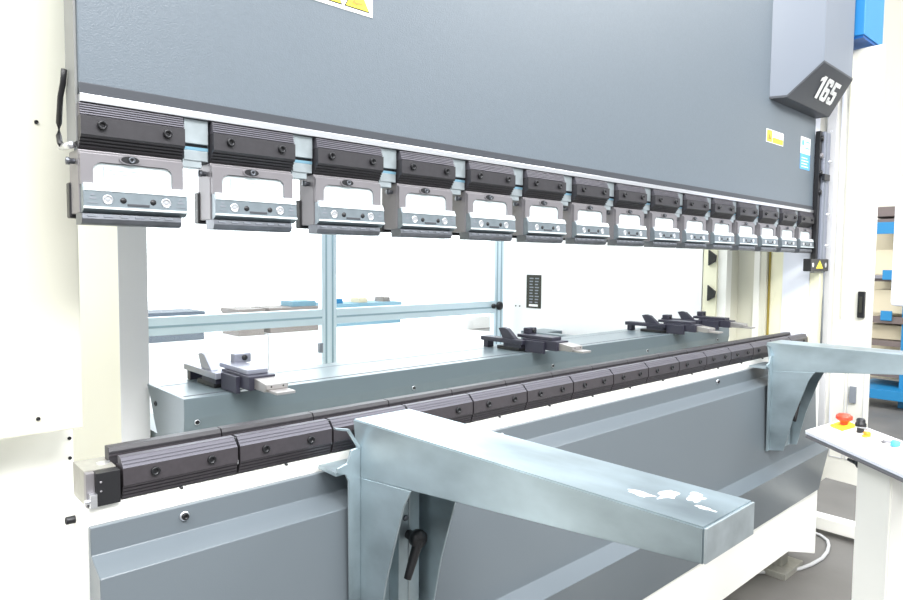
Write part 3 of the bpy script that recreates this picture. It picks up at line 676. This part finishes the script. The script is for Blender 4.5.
a1 = support_arm(0.475, 'galvanised sheet support arm in the foreground with black clamping lever', True)
a2 = support_arm(2.51, 'galvanised sheet support arm at the right end reaching out of the picture', False)

# ================================================================== CONTROL CONSOLE
A = Vector((1.942, -0.404, 0)); D = Vector((-0.645, -0.764, 0)); N = Vector((0.764, -0.645, 0))
def P(s, w, z): v = A + D * s + N * w; return Vector((v.x, v.y, z))
def top(w): return 0.930 + 0.035 * w / 0.12
co = thing('control_console', 'white control console with tilted push button top at the right edge', 'control console', tuple(P(0.3, 0.1, 0)))
def slab(mb, s0, s1, w0, w1, off0, off1, k, bev=0.0):
    c = [(s0, w0), (s1, w0), (s1, w1), (s0, w1)]
    mb.hull8([P(s, w, top(w) + off0) for s, w in c] + [P(s, w, top(w) + off1) for s, w in c], k, bev); return mb
slab(MB(), 0, 0.9, 0, 0.125, -0.006, 0.0, 'lav', 0.0015).build('console_top', co, 'cool white top tray')
m = MB(); slab(m, 0.0, 0.9, 0, 0.006, 0.0, 0.006, 'white', 0.001); slab(m, 0, 0.006, 0.006, 0.12, 0, 0.006, 'white', 0.001); slab(m, 0.0, 0.9, 0.119, 0.125, 0, 0.006, 'white', 0.001)
m.build('raised_rim', co)
slab(MB(), 0.004, 0.9, 0.003, 0.122, -0.011, -0.006, 'ink_g').build('shadow_gap', co, 'grey gap')
slab(MB(), 0.0, 0.9, 0.0, 0.125, -0.017, -0.011, 'satin', 0.001).build('edge_trim', co, 'grey edge trim')
slab(MB(), 0.04, 0.9, 0.02, 0.118, 0.0, 0.0015, 'ivory').build('panel_sheet', co)
m = MB(); m.hull8([P(s, w, z) for z in (0.05, 0.914) for s, w in ((0.20, 0.035), (0.34, 0.035), (0.34, 0.30), (0.20, 0.30))], 'ivory', 0.004); m.build('pedestal', co)
m = MB(); m.hull8([P(s, w, z) for z in (0.0, 0.05) for s, w in ((0.10, -0.05), (0.40, -0.05), (0.40, 0.40), (0.10, 0.40))], 'ivory', 0.004); m.build('pedestal_base', co)
es = slab(MB(), 0.015, 0.075, 0.070, 0.118, 0.0015, 0.008, 'yellow', 0.001).build('stop_base', co, 'yellow emergency stop base')
p = P(0.045, 0.095, top(0.095) + 0.008)
MB().lathe(p, (0, 0, 1), [(0.011, 0), (0.011, 0.009), (0.018, 0.013), (0.0235, 0.019), (0.0225, 0.027), (0.015, 0.033), (0, 0.034)], 'red', 24).build('stop_button', es, 'red mushroom stop button')
p = P(0.115, 0.100, top(0.1))
ks = MB().lathe(p, (0, 0, 1), [(0.010, 0), (0.010, 0.016), (0.015, 0.018), (0.015, 0.027), (0.012, 0.030), (0.012, 0.038), (0.009, 0.042), (0, 0.043)], 'black', 18).build('selector_switch', co, 'black selector switch')
MB().lathe(p + Vector((0, 0, 0.016)), (0, 0, 1), [(0.0155, 0), (0.0155, 0.0015), (0.015, 0.003)], 'steel', 18).build('switch_ring', ks, 'bright ring')
p = P(0.155, 0.093, top(0.09))
ob = MB().lathe(p, (0, 0, 1), [(0.010, 0), (0.010, 0.012), (0.0085, 0.015), (0, 0.015)], 'orange', 18).build('lamp_button', co, 'orange lamp button')
MB().lathe(p, (0, 0, 1), [(0.0125, 0), (0.0125, 0.004), (0.0102, 0.004)], 'yellow', 18).build('button_ring', ob, 'yellow ring')
p = P(0.19, 0.105, top(0.1))
MB().lathe(p, (0, 0, 1), [(0.010, 0), (0.010, 0.010), (0.008, 0.012), (0, 0.012)], 'stick', 18).build('push_button', co, 'white push button')
p = P(0.262, 0.100, top(0.1))
MB().lathe(p, (0, 0, 1), [(0.012, 0), (0.012, 0.012), (0.009, 0.015), (0, 0.015)], 'bluep', 18).build('push_button', co, 'blue push button')
p = P(0.225, 0.10, top(0.1))
MB().lathe(p, (0, 0, 1), [(0.012, 0), (0.012, 0.004), (0.009, 0.005), (0, 0.005)], 'satin', 18).build('push_button', co, 'grey push button')
p = P(0.203, 0.050, 0.885)
lv = MB().lathe(p, -D, [(0.011, 0), (0.012, 0.014), (0.008, 0.02), (0.006, 0.03), (0.005, 0.062), (0, 0.063)], 'black', 14).build('clamp_lever', co, 'small black clamp lever')

# floor bar and cable
tag(MB().box(3.56, 3.64, -0.62, 0.30, 0.025, 0.095, 'ivory', 0.006).box(3.57, 3.63, -0.60, -0.54, 0, 0.03, 'ivory').box(3.57, 3.63, 0.2, 0.26, 0, 0.03, 'ivory').build('floor_bar'), 'white square bar lying low above the floor behind the console', 'bar')
cp = [(2.62, 0.16), (2.72, 0.15), (2.785, 0.125), (2.85, 0.075), (2.942, 0.005), (3.03, -0.035), (3.12, -0.055), (3.23, -0.066), (3.33, -0.057), (3.42, -0.035), (3.48, -0.01), (3.525, 0.037), (3.533, 0.084), (3.50, 0.16), (3.42, 0.2)]
tag(MB().tube([(x, y, 0.0085) for x, y in cp], 0.0085, 'cable').build('floor_cable'), 'pale grey cable curling on the concrete around the machine foot', 'cable')

# pendant monitor at the right edge
pm = thing('pendant_screen', 'pale grey rounded pendant housing cut by the right edge of the picture', 'control screen', (3.4, -0.4, 1.26))
MB().box(3.38, 3.43, -0.72, -0.262, 1.265, 1.872, 'lav', 0.02).build('housing', pm)
MB().box(3.385, 3.425, -0.55, -0.5, 1.86, 3.0, 'lav', 0.01).build('hanging_tube', pm)

# ================================================================== RACK AT THE RIGHT
rk = thing('storage_rack', 'blue and brown storage rack in the background at the right edge', 'storage rack', (7.8, 0.2, 0))
for y in (1.3, -0.9):
    for x in (7.6, 8.15): MB().box(x, x + 0.06, y - 0.06, y, 0, 2.1, 'cyan', 0.003).build('upright', rk)
MB().box(7.6, 7.66, 0.58, 0.66, 0.0, 1.27, 'cyan', 0.003).build('upright', rk)
for z, k in ((1.88, 'brown'), (1.29, 'brown'), (0.62, 'brown'), (0.30, 'brown')):
    MB().box(7.62, 8.2, -0.9, 1.0, z, z + 0.055, k, 0.003).build('shelf', rk, 'brown shelf board')
MB().box(7.58, 7.62, -0.9, 1.0, 1.78, 1.90, 'cyan', 0.003).build('front_beam', rk, 'blue front beam')
MB().box(7.58, 7.61, -0.9, 1.0, 1.32, 1.355, 'satin', 0.003).build('front_beam', rk, 'grey front beam')
MB().box(7.58, 7.61, -0.9, 1.0, 0.86, 0.93, 'brown', 0.003).box(7.61, 8.2, -0.9, 1.0, 0.86, 0.9, 'brown').build('shelf', rk, 'brown shelf board')
MB().box(7.40, 8.1, -0.9, 1.02, 0.10, 0.20, 'cyan', 0.004).build('drip_tray', rk, 'blue bottom tray')
MB().box(8.22, 8.24, -0.9, 1.3, 0.2, 1.9, 'beige').build('back_panel', rk, 'beige back panel')
MB().box(7.62, 8.2, -0.9, 1.0, 1.96, 2.06, 'brown', 0.003).build('top_shelf', rk, 'dark top shelf')
for z in (1.36, 0.94):
    MB().box(7.56, 7.58, 0.74, 0.84, z - 0.05, z + 0.05, 'cyan', 0.003).build('label_holder', rk, 'blue label holder')
tag(MB().box(7.75, 8.15, 0.2, 0.98, 1.36, 1.62, 'beige', 0.005).build('carton'), 'beige carton on the upper rack shelf below the blue beam', 'carton', 'cartons on the rack')
tag(MB().box(7.75, 8.15, 0.2, 0.98, 0.955, 1.2, 'beige', 0.005).build('carton'), 'beige carton on the middle rack shelf', 'carton', 'cartons on the rack')
tag(MB().box(7.75, 8.15, 0.2, 0.98, 0.68, 0.83, 'beige', 0.005).build('carton'), 'flat beige carton on the low rack shelf', 'carton', 'cartons on the rack')

for o in list(bpy.data.objects):
    if '_o' in o: del o['_o']
